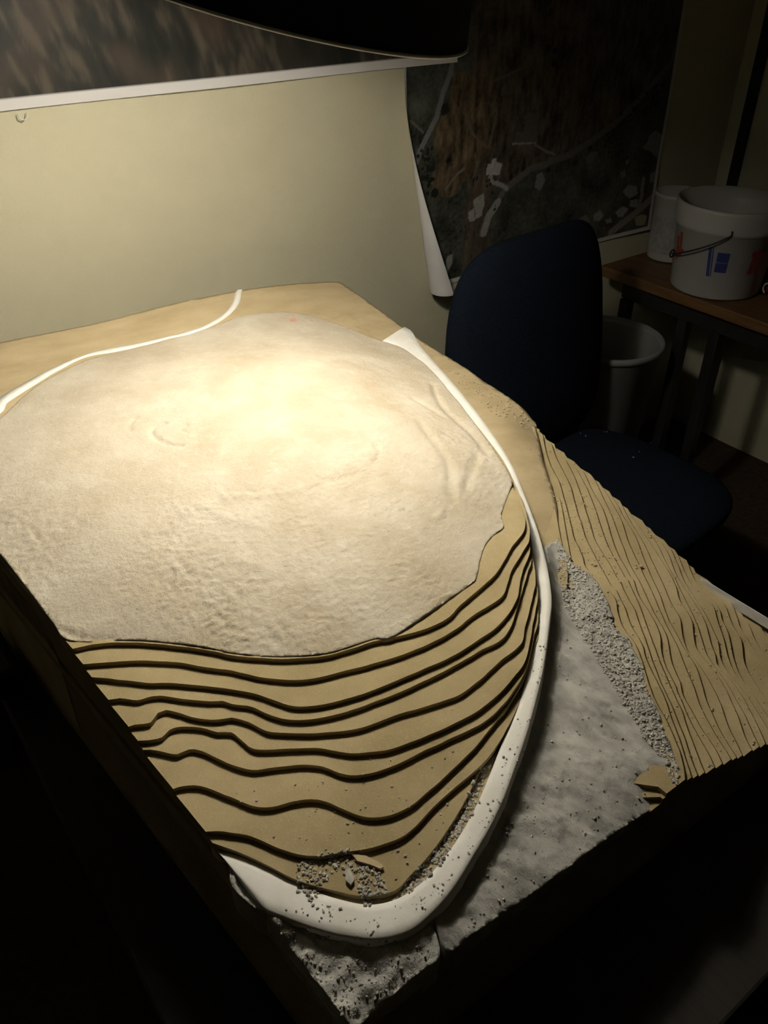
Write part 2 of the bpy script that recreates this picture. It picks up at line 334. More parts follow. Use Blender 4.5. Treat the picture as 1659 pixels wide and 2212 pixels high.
# -- right-hand slope contours, highest first
ZA = lambda p: zs(p, 1120, 880, 5.53)
ZB = lambda p: zs(p, 1300, 1050, 4.621)
ZCc = lambda p: zs(p, 1180, 1250, 5.53)
ZD = lambda p: zs(p, 1400, 1350, 5.53)
RR = [
 ZA([(-60, 60), (60, 260), (120, 400), (200, 560), (290, 720), (340, 850), (385, 960), (420, 1130), (460, 1330), (500, 1550), (540, 1720), (575, 1850)])+[(1225, 1260), (1205, 1340), (1185, 1450), (1150, 1580), (1100, 1730), (1015, 1875), (948, 1970), (870, 2028), (790, 2042), (700, 2028), (600, 1982), (480, 1895), (380, 1830)],
 ZA([(180, 150), (200, 260), (235, 400), (280, 560), (310, 720), (350, 800), (395, 890), (435, 960), (485, 1080), (520, 1220), (555, 1420), (595, 1650), (625, 1850)])+[(1240, 1290), (1240, 1400), (1220, 1550), (1170, 1720), (1090, 1870), (1000, 1985), (900, 2062), (790, 2078), (690, 2058), (590, 2008), (470, 1912), (370, 1850)],
 ZA([(270, 240), (290, 330), (315, 480), (360, 640), (420, 770), (475, 870), (505, 960), (535, 1070), (565, 1180), (595, 1300), (620, 1400), (660, 1560), (710, 1660), (765, 1790), (810, 1920)])+ZCc([(740, 130), (830, 260), (845, 380), (880, 500), (960, 650), (1050, 760), (1110, 900), (1170, 1080), (1230, 1280), (1310, 1480)])+ZD([(170, 1060), (260, 1230), (330, 1400), (390, 1560), (430, 1750), (440, 1900), (400, 2050), (380, 2200)]),
 ZA([(330, 310), (390, 430), (440, 580), (530, 760), (610, 920), (650, 1060), (700, 1250), (750, 1400), (800, 1560), (860, 1680), (930, 1820), (1010, 1960), (1100, 2120)])+ZCc([(830, 130), (880, 240), (930, 330), (975, 470), (1020, 580), (1090, 680), (1150, 800), (1180, 930), (1250, 1090), (1330, 1250), (1410, 1420)])+ZD([(240, 1000), (300, 1180), (370, 1360), (430, 1560), (490, 1740), (540, 1890), (590, 2040)]),
 ZA([(440, 400), (570, 640), (660, 820), (740, 1030), (800, 1230), (855, 1400), (900, 1560), (990, 1720), (1060, 1830), (1130, 1950), (1190, 2060)])+ZCc([(870, 0), (930, 150), (1015, 300), (1055, 370), (1105, 530), (1165, 680), (1215, 830), (1265, 980), (1345, 1190), (1430, 1380)])+ZD([(295, 1000), (370, 1200), (430, 1340), (480, 1500), (530, 1650), (590, 1800), (640, 1930), (690, 2050)]),
 ZA([(550, 470), (700, 750), (820, 980), (900, 1180), (950, 1330), (1000, 1480), (1050, 1620), (1110, 1740), (1190, 1880), (1270, 2030)])+ZCc([(965, 0), (1045, 180), (1115, 330), (1175, 500), (1225, 640), (1295, 830), (1350, 980), (1435, 1180), (1530, 1400)])+ZD([(390, 1000), (440, 1150), (490, 1300), (560, 1480), (620, 1640), (690, 1800), (745, 1910), (800, 2030)]),
 ZA([(640, 530), (780, 780), (890, 1010), (990, 1180), (1050, 1340), (1095, 1500), (1140, 1640), (1190, 1760), (1270, 1900), (1340, 2020)])+ZCc([(1035, 0), (1095, 180), (1185, 330), (1265, 460), (1325, 580), (1362, 700), (1368, 830), (1405, 1000), (1475, 1150), (1560, 1310)])+ZD([(300, 660), (360, 830), (420, 960), (490, 1130), (570, 1280), (650, 1420), (730, 1560), (800, 1720), (850, 1820), (910, 1940)]),
 ZA([(730, 600), (900, 850), (1020, 1100), (1105, 1280), (1155, 1420), (1205, 1560), (1255, 1680), (1305, 1830), (1375, 1960)])+ZCc([(1095, 0), (1165, 150), (1235, 300), (1305, 440), (1375, 560), (1435, 680), (1462, 820), (1485, 960), (1535, 1100), (1600, 1240)])+ZD([(400, 800), (470, 940), (560, 1100), (640, 1250), (720, 1360), (800, 1480), (870, 1620), (930, 1760), (990, 1880)]),
 ZA([(820, 680), (960, 890), (1080, 1080), (1175, 1250), (1235, 1370), (1275, 1500), (1315, 1620), (1375, 1750), (1425, 1850), (1475, 1960)])+ZCc([(1185, 0), (1265, 170), (1325, 310), (1395, 470), (1455, 600)])+ZD([(330, 220), (390, 360), (430, 470), (475, 580), (525, 690), (565, 800), (605, 930), (655, 1040), (725, 1170), (790, 1290), (860, 1400), (940, 1520), (1010, 1640), (1050, 1730), (1100, 1830)]),
 ZA([(1000, 810), (1060, 950), (1115, 1060), (1185, 1170), (1255, 1310), (1315, 1400), (1375, 1500), (1425, 1610), (1465, 1730), (1505, 1830), (1565, 1980)])+ZCc([(1345, 170), (1405, 350), (1465, 500), (1535, 620)])+ZD([(400, 230), (465, 330), (540, 440), (595, 560), (632, 680), (660, 780), (692, 900), (742, 1010), (800, 1140), (860, 1270), (930, 1390), (1005, 1500), (1075, 1620), (1110, 1690), (1160, 1790)]),
 ZB([(95, -20), (155, 90), (205, 200), (255, 300), (325, 420), (400, 540), (455, 650), (505, 760), (565, 880), (615, 990), (655, 1090), (695, 1180), (750, 1260), (783, 1330), (790, 1400), (800, 1480), (822, 1560), (855, 1640)])+ZD([(540, 390), (620, 500), (700, 620), (762, 730), (812, 830), (862, 940), (892, 1030), (932, 1150), (982, 1270), (1035, 1370), (1092, 1490), (1150, 1600), (1200, 1720)]),
 ZB([(190, 80), (245, 200), (295, 290), (355, 380), (425, 480), (505, 600), (575, 710), (642, 810), (692, 900), (742, 1010), (772, 1130), (835, 1230), (892, 1330), (910, 1430), (918, 1520), (945, 1620)])+ZD([(650, 380), (730, 480), (805, 570), (875, 680), (935, 780), (985, 900), (1032, 1000), (1075, 1100), (1115, 1220), (1155, 1340), (1210, 1440), (1280, 1560), (1330, 1680)]),
 ZB([(330, 190), (390, 320), (440, 400), (500, 500), (565, 600), (610, 700), (655, 790), (705, 880), (765, 1000), (825, 1120), (885, 1240), (935, 1350), (972, 1450), (1005, 1560), (1045, 1680)])+ZD([(735, 410), (810, 520), (885, 620), (965, 740), (1035, 870), (1100, 980), (1152, 1070), (1195, 1170), (1245, 1280), (1300, 1400), (1350, 1510), (1400, 1620)]),
 ZB([(400, 270), (460, 390), (530, 480), (600, 570), (655, 660), (695, 760), (735, 870), (795, 970), (855, 1060), (925, 1165), (985, 1265), (1030, 1360), (1060, 1460), (1090, 1580), (1130, 1680)])+ZD([(820, 460), (895, 550), (985, 650), (1065, 765), (1145, 885), (1205, 1000), (1265, 1120), (1325, 1240), (1380, 1370), (1430, 1490), (1480, 1600)]),
 ZB([(480, 350), (565, 470), (645, 570), (695, 640), (728, 720), (768, 810), (808, 920), (865, 1020), (930, 1115), (1000, 1220), (1060, 1330), (1110, 1440), (1160, 1560)])+ZD([(860, 380), (910, 500), (1020, 640), (1110, 755), (1200, 870), (1275, 985), (1350, 1110), (1430, 1240), (1520, 1390)]),
 ZB([(580, 440), (695, 595), (755, 680), (795, 780), (838, 880), (895, 980), (975, 1060), (1055, 1125), (1112, 1200), (1142, 1300), (1172, 1400), (1215, 1520)])+ZD([(940, 340), (985, 470), (1040, 580), (1120, 680), (1210, 780), (1295, 885), (1365, 1000), (1440, 1120), (1520, 1250)]),
 ZB([(700, 540), (800, 650), (855, 760), (895, 870), (945, 960), (1025, 1040), (1105, 1125), (1172, 1230), (1200, 1340), (1255, 1450)])+ZD([(1020, 400), (1070, 540), (1150, 680), (1245, 790), (1345, 900), (1440, 1010), (1530, 1130)]),
 ZB([(800, 620), (885, 740), (925, 840), (965, 905), (1020, 975), (1095, 1050), (1175, 1115), (1235, 1200), (1275, 1320), (1330, 1430), (1390, 1530)])+ZD([(1140, 420), (1190, 540), (1250, 640), (1330, 770), (1440, 920), (1540, 1040)]),
 ZB([(905, 710), (965, 840), (1025, 905), (1085, 965), (1155, 1020), (1235, 1085), (1295, 1170), (1345, 1300), (1375, 1400), (1440, 1500), (1520, 1640), (1600, 1760), (1680, 1880)]),
 ZB([(1000, 780), (1060, 890), (1155, 980), (1240, 1060), (1335, 1180), (1405, 1290), (1475, 1400), (1520, 1520), (1600, 1640), (1700, 1760)]),
 ZB([(1350, 1000), (1450, 1120), (1510, 1250), (1570, 1370), (1640, 1500), (1730, 1620), (1800, 1700)]),
]
ZR = [.873-T*k for k in range(len(RR))]
YG = np.arange(.15, 1.6, .004)
prev = None
for k, pts in enumerate(RR):
    z = ZR[k]
    xy = [at_z(px, py, z).to_2d() for px, py in pts]
    s = xy[0]+Vector((.12, .03)); e = xy[-1]+(xy[-1]-xy[-2]).normalized()*.15
    line = np.array(smooth_line([s]+xy+[e], .006))
    # the sheet edge as x(y), kept outside the sheet above it
    q = line[np.maximum.accumulate(-line[:, 1]) <= -line[:, 1]+1e-9][::-1]
    xg = np.interp(YG, q[:, 1], q[:, 0])
    if k < 2:
        prev = np.where(YG > at_z(*RR[k][12 if k else 11], z).y, xg, -1.)
        poly = [tuple(p) for p in line]+[(-.5, .9), (-.5, 2), (s[0], 2)]
    else:
        xg = np.maximum(xg, prev+.0068); prev = xg
        xg = xg+np.array([.0005*noise.noise(Vector((x*70, y*70, k+30))) for x, y in zip(xg, YG)])
        poly = list(zip(xg, YG, [.0052]*len(YG)))[::-1]
        tail = [(xg[0], -.5)]
        if k == 2: tail += [(.565, -.5), (.557, .265), (.51, .315), (.43, .335), (.34, .31), (.30, .255), (.24, .31), (.18, .345), (.10, .43), (-.5, .6)]
        elif k == 3: tail += [(.560, -.5), (.553, .258), (.50, .295), (.42, .31), (.34, .29), (.27, .255), (.25, .262), (.19, .30), (.10, .37), (-.5, .5)]
        else: tail += [(-.5, -.5)]
        poly = poly+tail+[(-.5, 2)]
    slab('contour_layer', poly, z, z-T, CORK)
zb = ZR[-1]-T
slab('base_board', [(-1, -1), (2, -1), (2, 2), (-1, 2)], zb, TZ, CORK)

# -- height patches
def tps(pts):
    P = np.array([(p[0], p[1]) for p in pts]); Z = np.array([p[2] for p in pts]); n = len(P)
    def U(r2): return np.where(r2 > 1e-12, r2*np.log(np.maximum(r2, 1e-12)), 0)
    K = U(((P[:, None]-P[None])**2).sum(2))+np.eye(n)*1e-4
    Q = np.c_[np.ones(n), P]; A = np.block([[K, Q], [Q.T, np.zeros((3, 3))]])
    s = np.linalg.solve(A, np.r_[Z, 0, 0, 0])
    def f(x, y):
        X = np.c_[np.atleast_1d(x), np.atleast_1d(y)]
        return U(((X[:, None]-P[None])**2).sum(2))@s[:n]+s[n]+X@s[n+1:]
    return f
def patch(name, boundary, controls, res, M, rough=None, skirt=.03, zlow=None, bstep=.006):
    """solid lump: 3D boundary loop + 3D control points -> surface, with walls down below it"""
    bd = smooth_line([tuple(p) for p in boundary]+[tuple(boundary[0])], bstep)[:-1]
    f = tps([tuple(p) for p in boundary]+[tuple(p) for p in controls])
    b2 = np.array([(p[0], p[1]) for p in bd])
    x0, y0 = b2.min(0); x1, y1 = b2.max(0)
    gx, gy = np.meshgrid(np.arange(x0, x1, res), np.arange(y0, y1, res))
    rng = np.random.default_rng(len(name))
    g = np.c_[gx.ravel(), gy.ravel()]+rng.uniform(-.3, .3, (gx.size, 2))*res
    ins = np.zeros(len(g), bool); n = len(b2)
    for i in range(n):
        a, b = b2[i], b2[(i+1) % n]
        c = (a[1] > g[:, 1]) != (b[1] > g[:, 1])
        with np.errstate(divide='ignore', invalid='ignore'):
            xi = (b[0]-a[0])*(g[:, 1]-a[1])/(b[1]-a[1])+a[0]
        ins ^= c & (g[:, 0] < xi)
    g = g[ins]
    keep = np.ones(len(g), bool)
    for s in range(0, len(g), 4000):
        d = ((g[s:s+4000, None]-b2[None])**2).sum(2).min(1); keep[s:s+4000] = d > (res*.55)**2
    g = g[keep]
    V = [Vector(p) for p in b2]+[Vector(p) for p in g]
    r = geometry.delaunay_2d_cdt(V, [(i, (i+1) % n) for i in range(n)], [], 1, 1e-7)
    xy = np.array([(v[0], v[1]) for v in r[0]]); F = [tuple(t) for t in r[2]]
    z = np.concatenate([f(xy[s:s+5000, 0], xy[s:s+5000, 1]) for s in range(0, len(xy), 5000)])
    if rough: z = z+np.array([rough(x, y) for x, y in xy])
    vs = [(x, y, zz) for (x, y), zz in zip(xy, z)]
    TERR.append((list(vs), list(F), name))
    cnt = {}
    for t in F:
        for i in range(3):
            e = (t[i], t[(i+1) % 3]); cnt[e] = cnt.get(e, 0)+1
    be = [e for e in cnt if (e[1], e[0]) not in cnt]
    low = {}
    for a, b in be:
        for k in (a, b):
            if k not in low:
                low[k] = len(vs); x, y, zz = vs[k]; vs.append((x, y, zlow if zlow is not None else zz-skirt))
    F = F+[(b, a, low[a], low[b]) for a, b in be]
    o = mesh_obj(name, vs, F, M, model, True)
    bm = bmesh.new(); bm.from_mesh(o.data); bmesh.ops.recalc_face_normals(bm, faces=bm.faces)
    if sum(fc.normal.z for fc in bm.faces) < 0: bmesh.ops.reverse_faces(bm, faces=bm.faces)
    bm.to_mesh(o.data); bm.free()
    return o, f
def P3(lst): return [at_z(px, py, z) for px, py, z in lst]
def X3(lst, x=1.0): return [at_x(px, py, x) for px, py in lst]

# ground sheet at the back and along the right rim (sanded fibreboard)
gb = []
for y, z in ((.80, .93), (.95, .945), (1.1, .972), (1.3, .988), (1.5, .992)): gb.append(Vector((left_x(y), y, z)))
for px, py in ((0, 740), (200, 700), (400, 650), (515, 628), (640, 613), (725, 609)): gb.append(at_y(px, py, 1.5))
gb.append(Vector((1.0, 1.5, .949)))
gb += X3(((800, 655), (860, 700), (940, 755), (1040, 820), (1140, 893), (1160, 925)))
gb += P3(((1172, 990, .8745), (1195, 1060, .8735), (1205, 1120, .870), (1195, 1160, .868)))
gb += P3(((1180, 1165, .872), (1150, 1130, .882), (1120, 1075, .889), (1080, 1000, .895), (1020, 920, .898)))
gb += [Vector((.72, .98, .898)), Vector((.6, .9, .91)), Vector((.4, .85, .925))]
gc = P3(((870, 728, .917), (900, 760, .915), (950, 800, .910), (985, 850, .906), (1040, 920, .901), (1085, 985, .897), (1120, 1045, .894), (1130, 985, .888), (1080, 870, .895), (1120, 930, .887), (1000, 800, .905),
         (760, 690, .938), (640, 660, .962), (515, 660, .976), (300, 715, .982), (100, 785, .984), (0, 850, .985), (600, 900, .95)))
ground, gz = patch('ground_sheet', gb, gc, .007, CORKS, lambda x, y: .0005*fbm(x, y, 1, 40, 2)+(.0016*fbm(x, y, 3, 130, 3) if x > .86 and .95 < y < 1.36 else 0), zlow=TZ+.02)

# plaster dome
feat = []
G1 = lambda p: zs(p, 200, 800, 2.074)
G2 = lambda p: zs(p, 820, 680, 3.6875)
for pts, dep, wd in ((G1([(330, 280), (285, 295), (273, 320), (295, 350), (340, 375), (410, 385)]), -.0028, .004), (G1([(200, 255), (172, 285), (178, 310)]), -.0018, .004),
                     (G1([(430, 294), (405, 310), (428, 326)]), -.002, .003), (G1([(1268, 340), (1282, 375), (1255, 418)]), -.002, .003),
                     (G1([(1035, 512), (1110, 492), (1190, 462)]), -.002, .005), (G1([(778, 88), (820, 66)]), -.0015, .003), (G1([(560, 80), (470, 110), (400, 160)]), -.001, .005),
                     (G1([(600, 590), (750, 585), (900, 560), (1000, 520)]), .0012, .006), (G1([(480, 620), (600, 665), (700, 690)]), .001, .008), (G1([(640, 820), (750, 850)]), .001, .007),
                     (G2([(430, 400), (460, 530), (530, 640), (600, 700), (760, 830), (860, 960)]), -.0025, .006), (G2([(270, 590), (400, 650), (540, 715)]), -.0018, .005),
                     (G2([(330, 800), (450, 960), (555, 1110), (570, 1340)]), -.002, .007), (G2([(790, 990), (770, 1060), (690, 1270)]), -.002, .006), (G2([(470, 1520), (500, 1470)]), .0015, .004),
                     (A7([(330, 450), (420, 485), (560, 500), (620, 498)]), -.002, .005), (A7([(480, 625), (620, 610), (800, 580), (1050, 565)]), -.0015, .005), (A7([(1420, 690), (1520, 700), (1600, 690)]), -.0015, .004),
                     (A8([(380, 530), (470, 505), (560, 520)]), -.0015, .004)):
    q = np.array([tuple(at_z(px, py, .99).to_2d()) for px, py in pts])
    q = np.array(smooth_line(q, .004)); feat.append((q, q.min(0)-.03, q.max(0)+.03, dep, wd))
def dome_rough(x, y):
    k = max(0., min(1., (.93-y)/.14)); kl = max(0., min(1., (.22-x)/.08)); k = max(k, kl*.8)
    g = fbm(x*1.0, y*1.5, 5, 125, 3); blot = .5+.8*fbm(x, y, 2, 9, 2)
    z = .0013*fbm(x, y, 0, 16, 2)+(.0003+.0019*k*max(0, min(1.1, blot)))*g+.0006*k*fbm(x*.6, y*1.5, 8, 60, 2)
    z += (.0006*(1-k))*fbm(x, y, 4, 45, 2)
    for q, lo_, hi_, dep, wd in feat:
        if lo_[0] < x < hi_[0] and lo_[1] < y < hi_[1]:
            d2 = ((q-(x, y))**2).sum(1).min(); z += 1.5*dep*math.exp(-d2/(wd*wd))
    return z
db = []
ZE = ZC[0]+.0014
for px, py in C[0][1:-9]: db.append(at_z(px, py-6, ZE))
db += P3([(1010, 1266, ZE), (1029, 1246, ZE), (1037, 1211, ZE), (1047, 1179, ZE), (1064, 1157, ZE), (1088, 1138, ZE), (1083, 1114, ZE), (1089, 1092, ZE), (1101, 1060, ZE), (1105, 1035, .958),
         (1078, 988, .958), (1040, 935, .958), (1000, 880, .957), (960, 832, .951), (920, 788, .944), (870, 753, .937), (828, 738, .938), (760, 712, .943), (700, 690, .951), (620, 674, .964), (520, 684, .974),
         (470, 702, .977), (400, 725, .980), (300, 750, .983), (200, 774, .984), (110, 815, .985), (50, 856, .985), (0, 905, .985), (-60, 950, .985)])
for y, z in ((1.22, .984), (1.1, .982), (1.0, .979), (.9, .972), (.82, .964), (.775, .9585), (.745, .9565)): db.append(Vector((left_x(y)+.001, y, z)))
dc = P3([(590, 860, 1.010), (400, 900, 1.008), (200, 930, 1.002), (760, 880, 1.0), (900, 900, .978), (970, 960, .972), (300, 1020, 1.004), (550, 1020, 1.004), (800, 1020, .99), (980, 1060, .972),
         (120, 1030, .998), (100, 1150, .985), (300, 1160, .989), (500, 1170, .986), (700, 1170, .982), (900, 1160, .972), (300, 1290, .971), (600, 1310, .969), (850, 1270, .967), (600, 780, 1.003), (350, 800, 1.002), (780, 800, .985), (880, 830, .966)])
dome, dz = patch('plaster_dome', db, dc, .0027, PLASTER, dome_rough, skirt=.02, bstep=.004)

# white road
RL = [(826, 736), (870, 748), (915, 783), (955, 830), (995, 878), (1045, 945), (1085, 1000), (1117, 1070), (1137, 1130), (1150, 1200), (1158, 1260), (1163, 1330), (1156, 1400), (1143, 1460), (1123, 1530), (1093, 1600), (1066, 1670), (1036, 1740), (998, 1810), (957, 1868), (912, 1917), (860, 1950), (800, 1962), (740, 1952), (670, 1928), (600, 1893), (540, 1866), (480, 1845), (440, 1835)]
RT = [(884, 702), (905, 742), (935, 778), (978, 826), (1022, 880), (1070, 945), (1104, 1000), (1130, 1060), (1150, 1112), (1166, 1160), (1179, 1210), (1188, 1260), (1191, 1300), (1187, 1340), (1181, 1390), (1172, 1450), (1155, 1520), (1135, 1590), (1112, 1655), (1086, 1725), (1054, 1790), (1016, 1855), (978, 1915), (935, 1965), (880, 2008), (810, 2024), (730, 2014), (665, 1996), (610, 1975), (560, 1953), (520, 1928), (490, 1898), (470, 1874)]
def resamp(p, n):
    p = np.array(smooth_line(p, 4.)); s = np.r_[0, np.cumsum(np.linalg.norm(np.diff(p, axis=0), axis=1))]
    t = np.linspace(0, s[-1], n); return np.c_[np.interp(t, s, p[:, 0]), np.interp(t, s, p[:, 1])]
NR = 200; rl, rt = resamp(RL, NR), resamp(RT, NR)
def road_z(t): return float(np.interp(t, (0, .08, .22, .36, .45, .56, 1), (.9245, .921, .917, .914, .909, .901, .8945)))
rv, rf, W = [], [], 5
def FYR(x): return .263
for i in range(NR):
    z = road_z(i/(NR-1)); a, b = at_z(*rl[i], z), at_z(*rt[i], z)
    if b.x > .999: b.x = .999
    d = (b-a).normalized()
    a = a-d*(.010 if i < NR*.42 else .004)
    a.x = max(a.x, left_x(a.y)+.0005); b.x = max(b.x, left_x(b.y)+.0005)
    row = [a-Vector((0, 0, .02))]
    for k in range(W):
        u = k/(W-1); p = a.lerp(b, u); p.z = z-.0008*(2*u-1)**2+.0006*fbm(p.x, p.y, 2, 30, 2); row.append(p)
    row.append(b+d*.002-Vector((0, 0, .004))); row.append(b+d*.004-Vector((0, 0, .03)))
    for p in row: p.x = max(p.x, left_x(p.y)+.0005); p.y = max(p.y, FYR(p.x))
    rv += row
n = W+3
for i in range(NR-1):
    for k in range(n-1): rf.append((i*n+k, i*n+k+1, (i+1)*n+k+1, (i+1)*n+k))
TERR.append((rv, rf, 'road')); mesh_obj('road', rv, rf, WHITE, model, True)
# thin white road line at the back
S5 = lambda p: zs(p, 0, 580, 2.765)
bu = resamp(S5([(-620, 1180), (-300, 970), (0, 768), (150, 680), (300, 600), (500, 515), (650, 475), (850, 440), (1000, 405), (1110, 378), (1240, 330), (1340, 265), (1390, 200), (1412, 122)]), 120)
bl = resamp(S5([(-620, 1290), (-300, 1070), (0, 860), (40, 800), (200, 695), (330, 615), (500, 531), (700, 492), (870, 454), (1000, 418), (1120, 392), (1250, 347), (1370, 272), (1428, 200), (1442, 122)]), 120)
def drop(px, py, f, dzz):
    z = .98
    for _ in range(12): p = at_z(px, py, z); z = float(f(p.x, p.y)[0])+dzz
    return at_z(px, py, z)
vs, fs = [], []
for i in range(120):
    a, b = drop(*bu[i], gz, .0015), drop(*bl[i], gz, .0015)
    for p in (a, b): p.y = min(p.y, 1.4995); p.x = max(p.x, left_x(p.y)+.0005)
    vs += [a-Vector((0, 0, .01)), a, b, b-Vector((0, 0, .01))]
for i in range(119):
    for k in range(3): fs.append((i*4+k, i*4+k+1, i*4+5+k, i*4+4+k))
mesh_obj('road_line', vs, fs, WHITE, model, True)
# small pink paint stain on the plaster
G3 = lambda p: zs(p, 500, 580, 2.37)
c0 = drop(645, 690, dz, .0006)
vs = [c0]
for k in range(14):
    a = 2*math.pi*k/14; rr = 1+.3*math.sin(3*a+1)+.2*math.sin(5*a)
    vs.append(drop(645+24*rr*math.cos(a), 690+6*rr*math.sin(a), dz, .0006))
mesh_obj('paint_stain', vs, [(0, k+1, (k+1) % 14+1) for k in range(14)], mat('pink_stain', (.55, .30, .24), (.70, .50, .38), 90, .9), model, True)

# grey plaster apron between road and slope, running to the front edge
def FY(x): return .262+(x-.163)*(.246-.262)/(1.0-.163)
def front(px, py): 
    y = .258
    for _ in range(5): p = at_y(px, py, y); y = FY(p.x)
    return p
fb = P3([(1176, 1178, .893), (1184, 1210, .892), (1190, 1270, .892), (1190, 1320, .892), (1180, 1400, .892), (1166, 1470, .891), (1145, 1550, .890), (1120, 1630, .890), (1090, 1710, .889), (1050, 1790, .889), (1010, 1860, .889), (970, 1920, .889), (938, 1965, .889)])
fb += P3([(942, 2000, .886)])
fb += [front(*p)+Vector((0, .0006, 0)) for p in ((968, 2058), (1020, 2020), (1100, 1968), (1180, 1910), (1260, 1850), (1330, 1800), (1400, 1755), (1450, 1722))]
fb += P3([(1470, 1690, .858), (1462, 1650, .860), (1440, 1590, .862), (1415, 1520, .862), (1400, 1490, .860), (1388, 1440, .861), (1368, 1404, .8625), (1360, 1380, .863), (1328, 1356, .864), (1322, 1325, .8645), (1308, 1290, .8655), (1285, 1250, .868), (1258, 1230, .871), (1232, 1212, .874), (1222, 1190, .875), (1205, 1168, .876)])
fc = P3([(1203, 1215, .873), (1205, 1250, .872), (1213, 1310, .873), (1205, 1345, .885), (1198, 1400, .882), (1190, 1470, .880), (1172, 1560, .879), (1148, 1640, .878), (1115, 1740, .877), (1070, 1830, .877), (1025, 1900, .878), (985, 1945, .880),
         (1230, 1420, .880), (1240, 1500, .877), (1280, 1520, .873), (1230, 1640, .873), (1310, 1600, .868), (1180, 1750, .872), (1280, 1720, .868), (1380, 1660, .864), (1100, 1860, .874), (1050, 1930, .877), (1350, 1500, .8675), (1300, 1400, .870), (1260, 1310, .871)])
def fan_rough(x, y):
    u, v = x*.86+y*.5, -x*.5+y*.86
    return .0024*fbm(u*1.5, v*.55, 0, 42, 3)+.0012*fbm(x, y, 3, 95, 2)+.0005*fbm(x, y, 7, 150, 1)
apron, az = patch('plaster_apron', fb, fc, .0032, GREY, fan_rough, skirt=.035, bstep=.005)
# rough plaster at the near corner
nb = P3([(935, 1990, .890), (880, 2020, .890), (810, 2034, .890), (730, 2022, .890), (665, 2005, .890), (600, 1982, .890), (545, 1955, .890), (500, 1910, .890)])
nb += [Vector((left_x(y)+.0006, y, z)) for y, z in ((.43, .888), (.40, .885), (.35, .880), (.30, .876))]
nb += [Vector((.1645, .263, .873))]+[front(*p)+Vector((0, .0006, 0)) for p in ((800, 2195), (850, 2150), (900, 2108), (950, 2068))]
nc = P3([(600, 2005, .884), (700, 2042, .882), (800, 2060, .881), (900, 2045, .882), (650, 2060, .881), (760, 2110, .880), (850, 2090, .881), (740, 2170, .876)])
near, nz = patch('rough_plaster', nb, nc, .003, ROUGHP, lambda x, y: .0042*fbm(x, y*1.7, 0, 48, 3)+.0028*abs(fbm(x, y, 6, 110, 2)), skirt=.04, bstep=.004)

# aluminium edging lying on the far right rim
bm = bmesh.new()
za = ZR[19]+.0005
box(bm, (.982, .252, za), (.9995, .50, za+.0016)); box(bm, (.982, .252, za+.0016), (.9836, .50, za+.0165))
o = bm_obj('aluminium_angle', bm, ALU, loc=(.99, .4, za)); tag(o, 'shiny aluminium angle strip along the rim of the terrain model', 'metal strip')

# ------------------------------------------------------------------ crumbs
BV = []
for vs, fs, _ in TERR: BV.append(BVHTree.FromPolygons([Vector(v) for v in vs], fs))
def ground_z(x, y):
    best = None
    for b in BV:
        h = b.ray_cast(Vector((x, y, 1.3)), Vector((0, 0, -1)))
        if h[0] and (best is None or h[0].z > best): best = h[0].z
    return best
def on_ground(px, py, z=.9):
    d = ray(px, py).normalized(); best = None
    for b in BV:
        h = b.ray_cast(CAM, d)
        if h[0] and (best is None or h[3] < best[1]): best = (h[0], h[3])
    return best[0] if best else None
ICO = None
def crumb_geo(rng, size):
    """irregular lump of 12 points, 20 faces"""
    bm = bmesh.new(); bmesh.ops.create_icosphere(bm, subdivisions=1, radius=1)
    bm.verts.ensure_lookup_table()
    vs = [tuple(v.co*rng.uniform(.65, 1.25)) for v in bm.verts]; fs = [[v.index for v in f.verts] for f in bm.faces]; bm.free()
    s = (size*rng.uniform(.7, 1.3), size*rng.uniform(.7, 1.3), size*rng.uniform(.5, .9)); a = rng.uniform(0, 6.28)
    return [((x*math.cos(a)-y*math.sin(a))*s[0], (x*math.sin(a)+y*math.cos(a))*s[1], z*s[2]) for x, y, z in vs], fs
rng = random.Random(3)
PROT = [crumb_geo(rng, 1.0) for _ in range(24)]
def stuff(name, spots, M, label, cat, parent=None):
    V, F = [], []
    for p, s in spots:
        vs, fs = rng.choice(PROT); k = len(V)
        V += [(p.x+x*s, p.y+y*s, p.z+(z+.35)*s) for x, y, z in vs]; F += [[i+k for i in f] for f in fs]
    o = mesh_obj(name, V, F, M, parent, False, None if parent else spots[0][0])
    o['kind'] = 'stuff'
    if not parent: tag(o, label, cat)
    return o
def in_poly(x, y, P):
    r = False
    for i in range(len(P)):
        a, b = P[i-1], P[i]
        if (a[1] > y) != (b[1] > y) and x < (b[0]-a[0])*(y-a[1])/(b[1]-a[1])+a[0]: r = not r
    return r
def scatter(poly, n, smin, smax, pw=2.5, foot=True):
    xs = [p[0] for p in poly]; ys = [p[1] for p in poly]; out = []; tries = 0
    while len(out) < n and tries < n*30:
        tries += 1
        x, y = rng.uniform(min(xs), max(xs)), rng.uniform(min(ys), max(ys))
        if not in_poly(x, y, poly): continue
        p = on_ground(x, y)
        if p: out.append((p, smin+(smax-smin)*rng.random()**pw))
    return out
gravel_poly = [(1200, 1150), (1215, 1180), (1240, 1215), (1285, 1255), (1308, 1295), (1324, 1345), (1332, 1362), (1360, 1382), (1367, 1410), (1388, 1445), (1396, 1490), (1412, 1525), (1440, 1595), (1462, 1655), (1466, 1700), (1450, 1690), (1430, 1640), (1388, 1594), (1370, 1557), (1334, 1503), (1296, 1440), (1267, 1391), (1234, 1340), (1218, 1310), (1205, 1230)]
gravel = stuff('gravel', scatter(gravel_poly, 3600, .0004, .0016, 2.4)+scatter(gravel_poly, 420, .0014, .0027, 1.5), CRUMB, '', '', model)
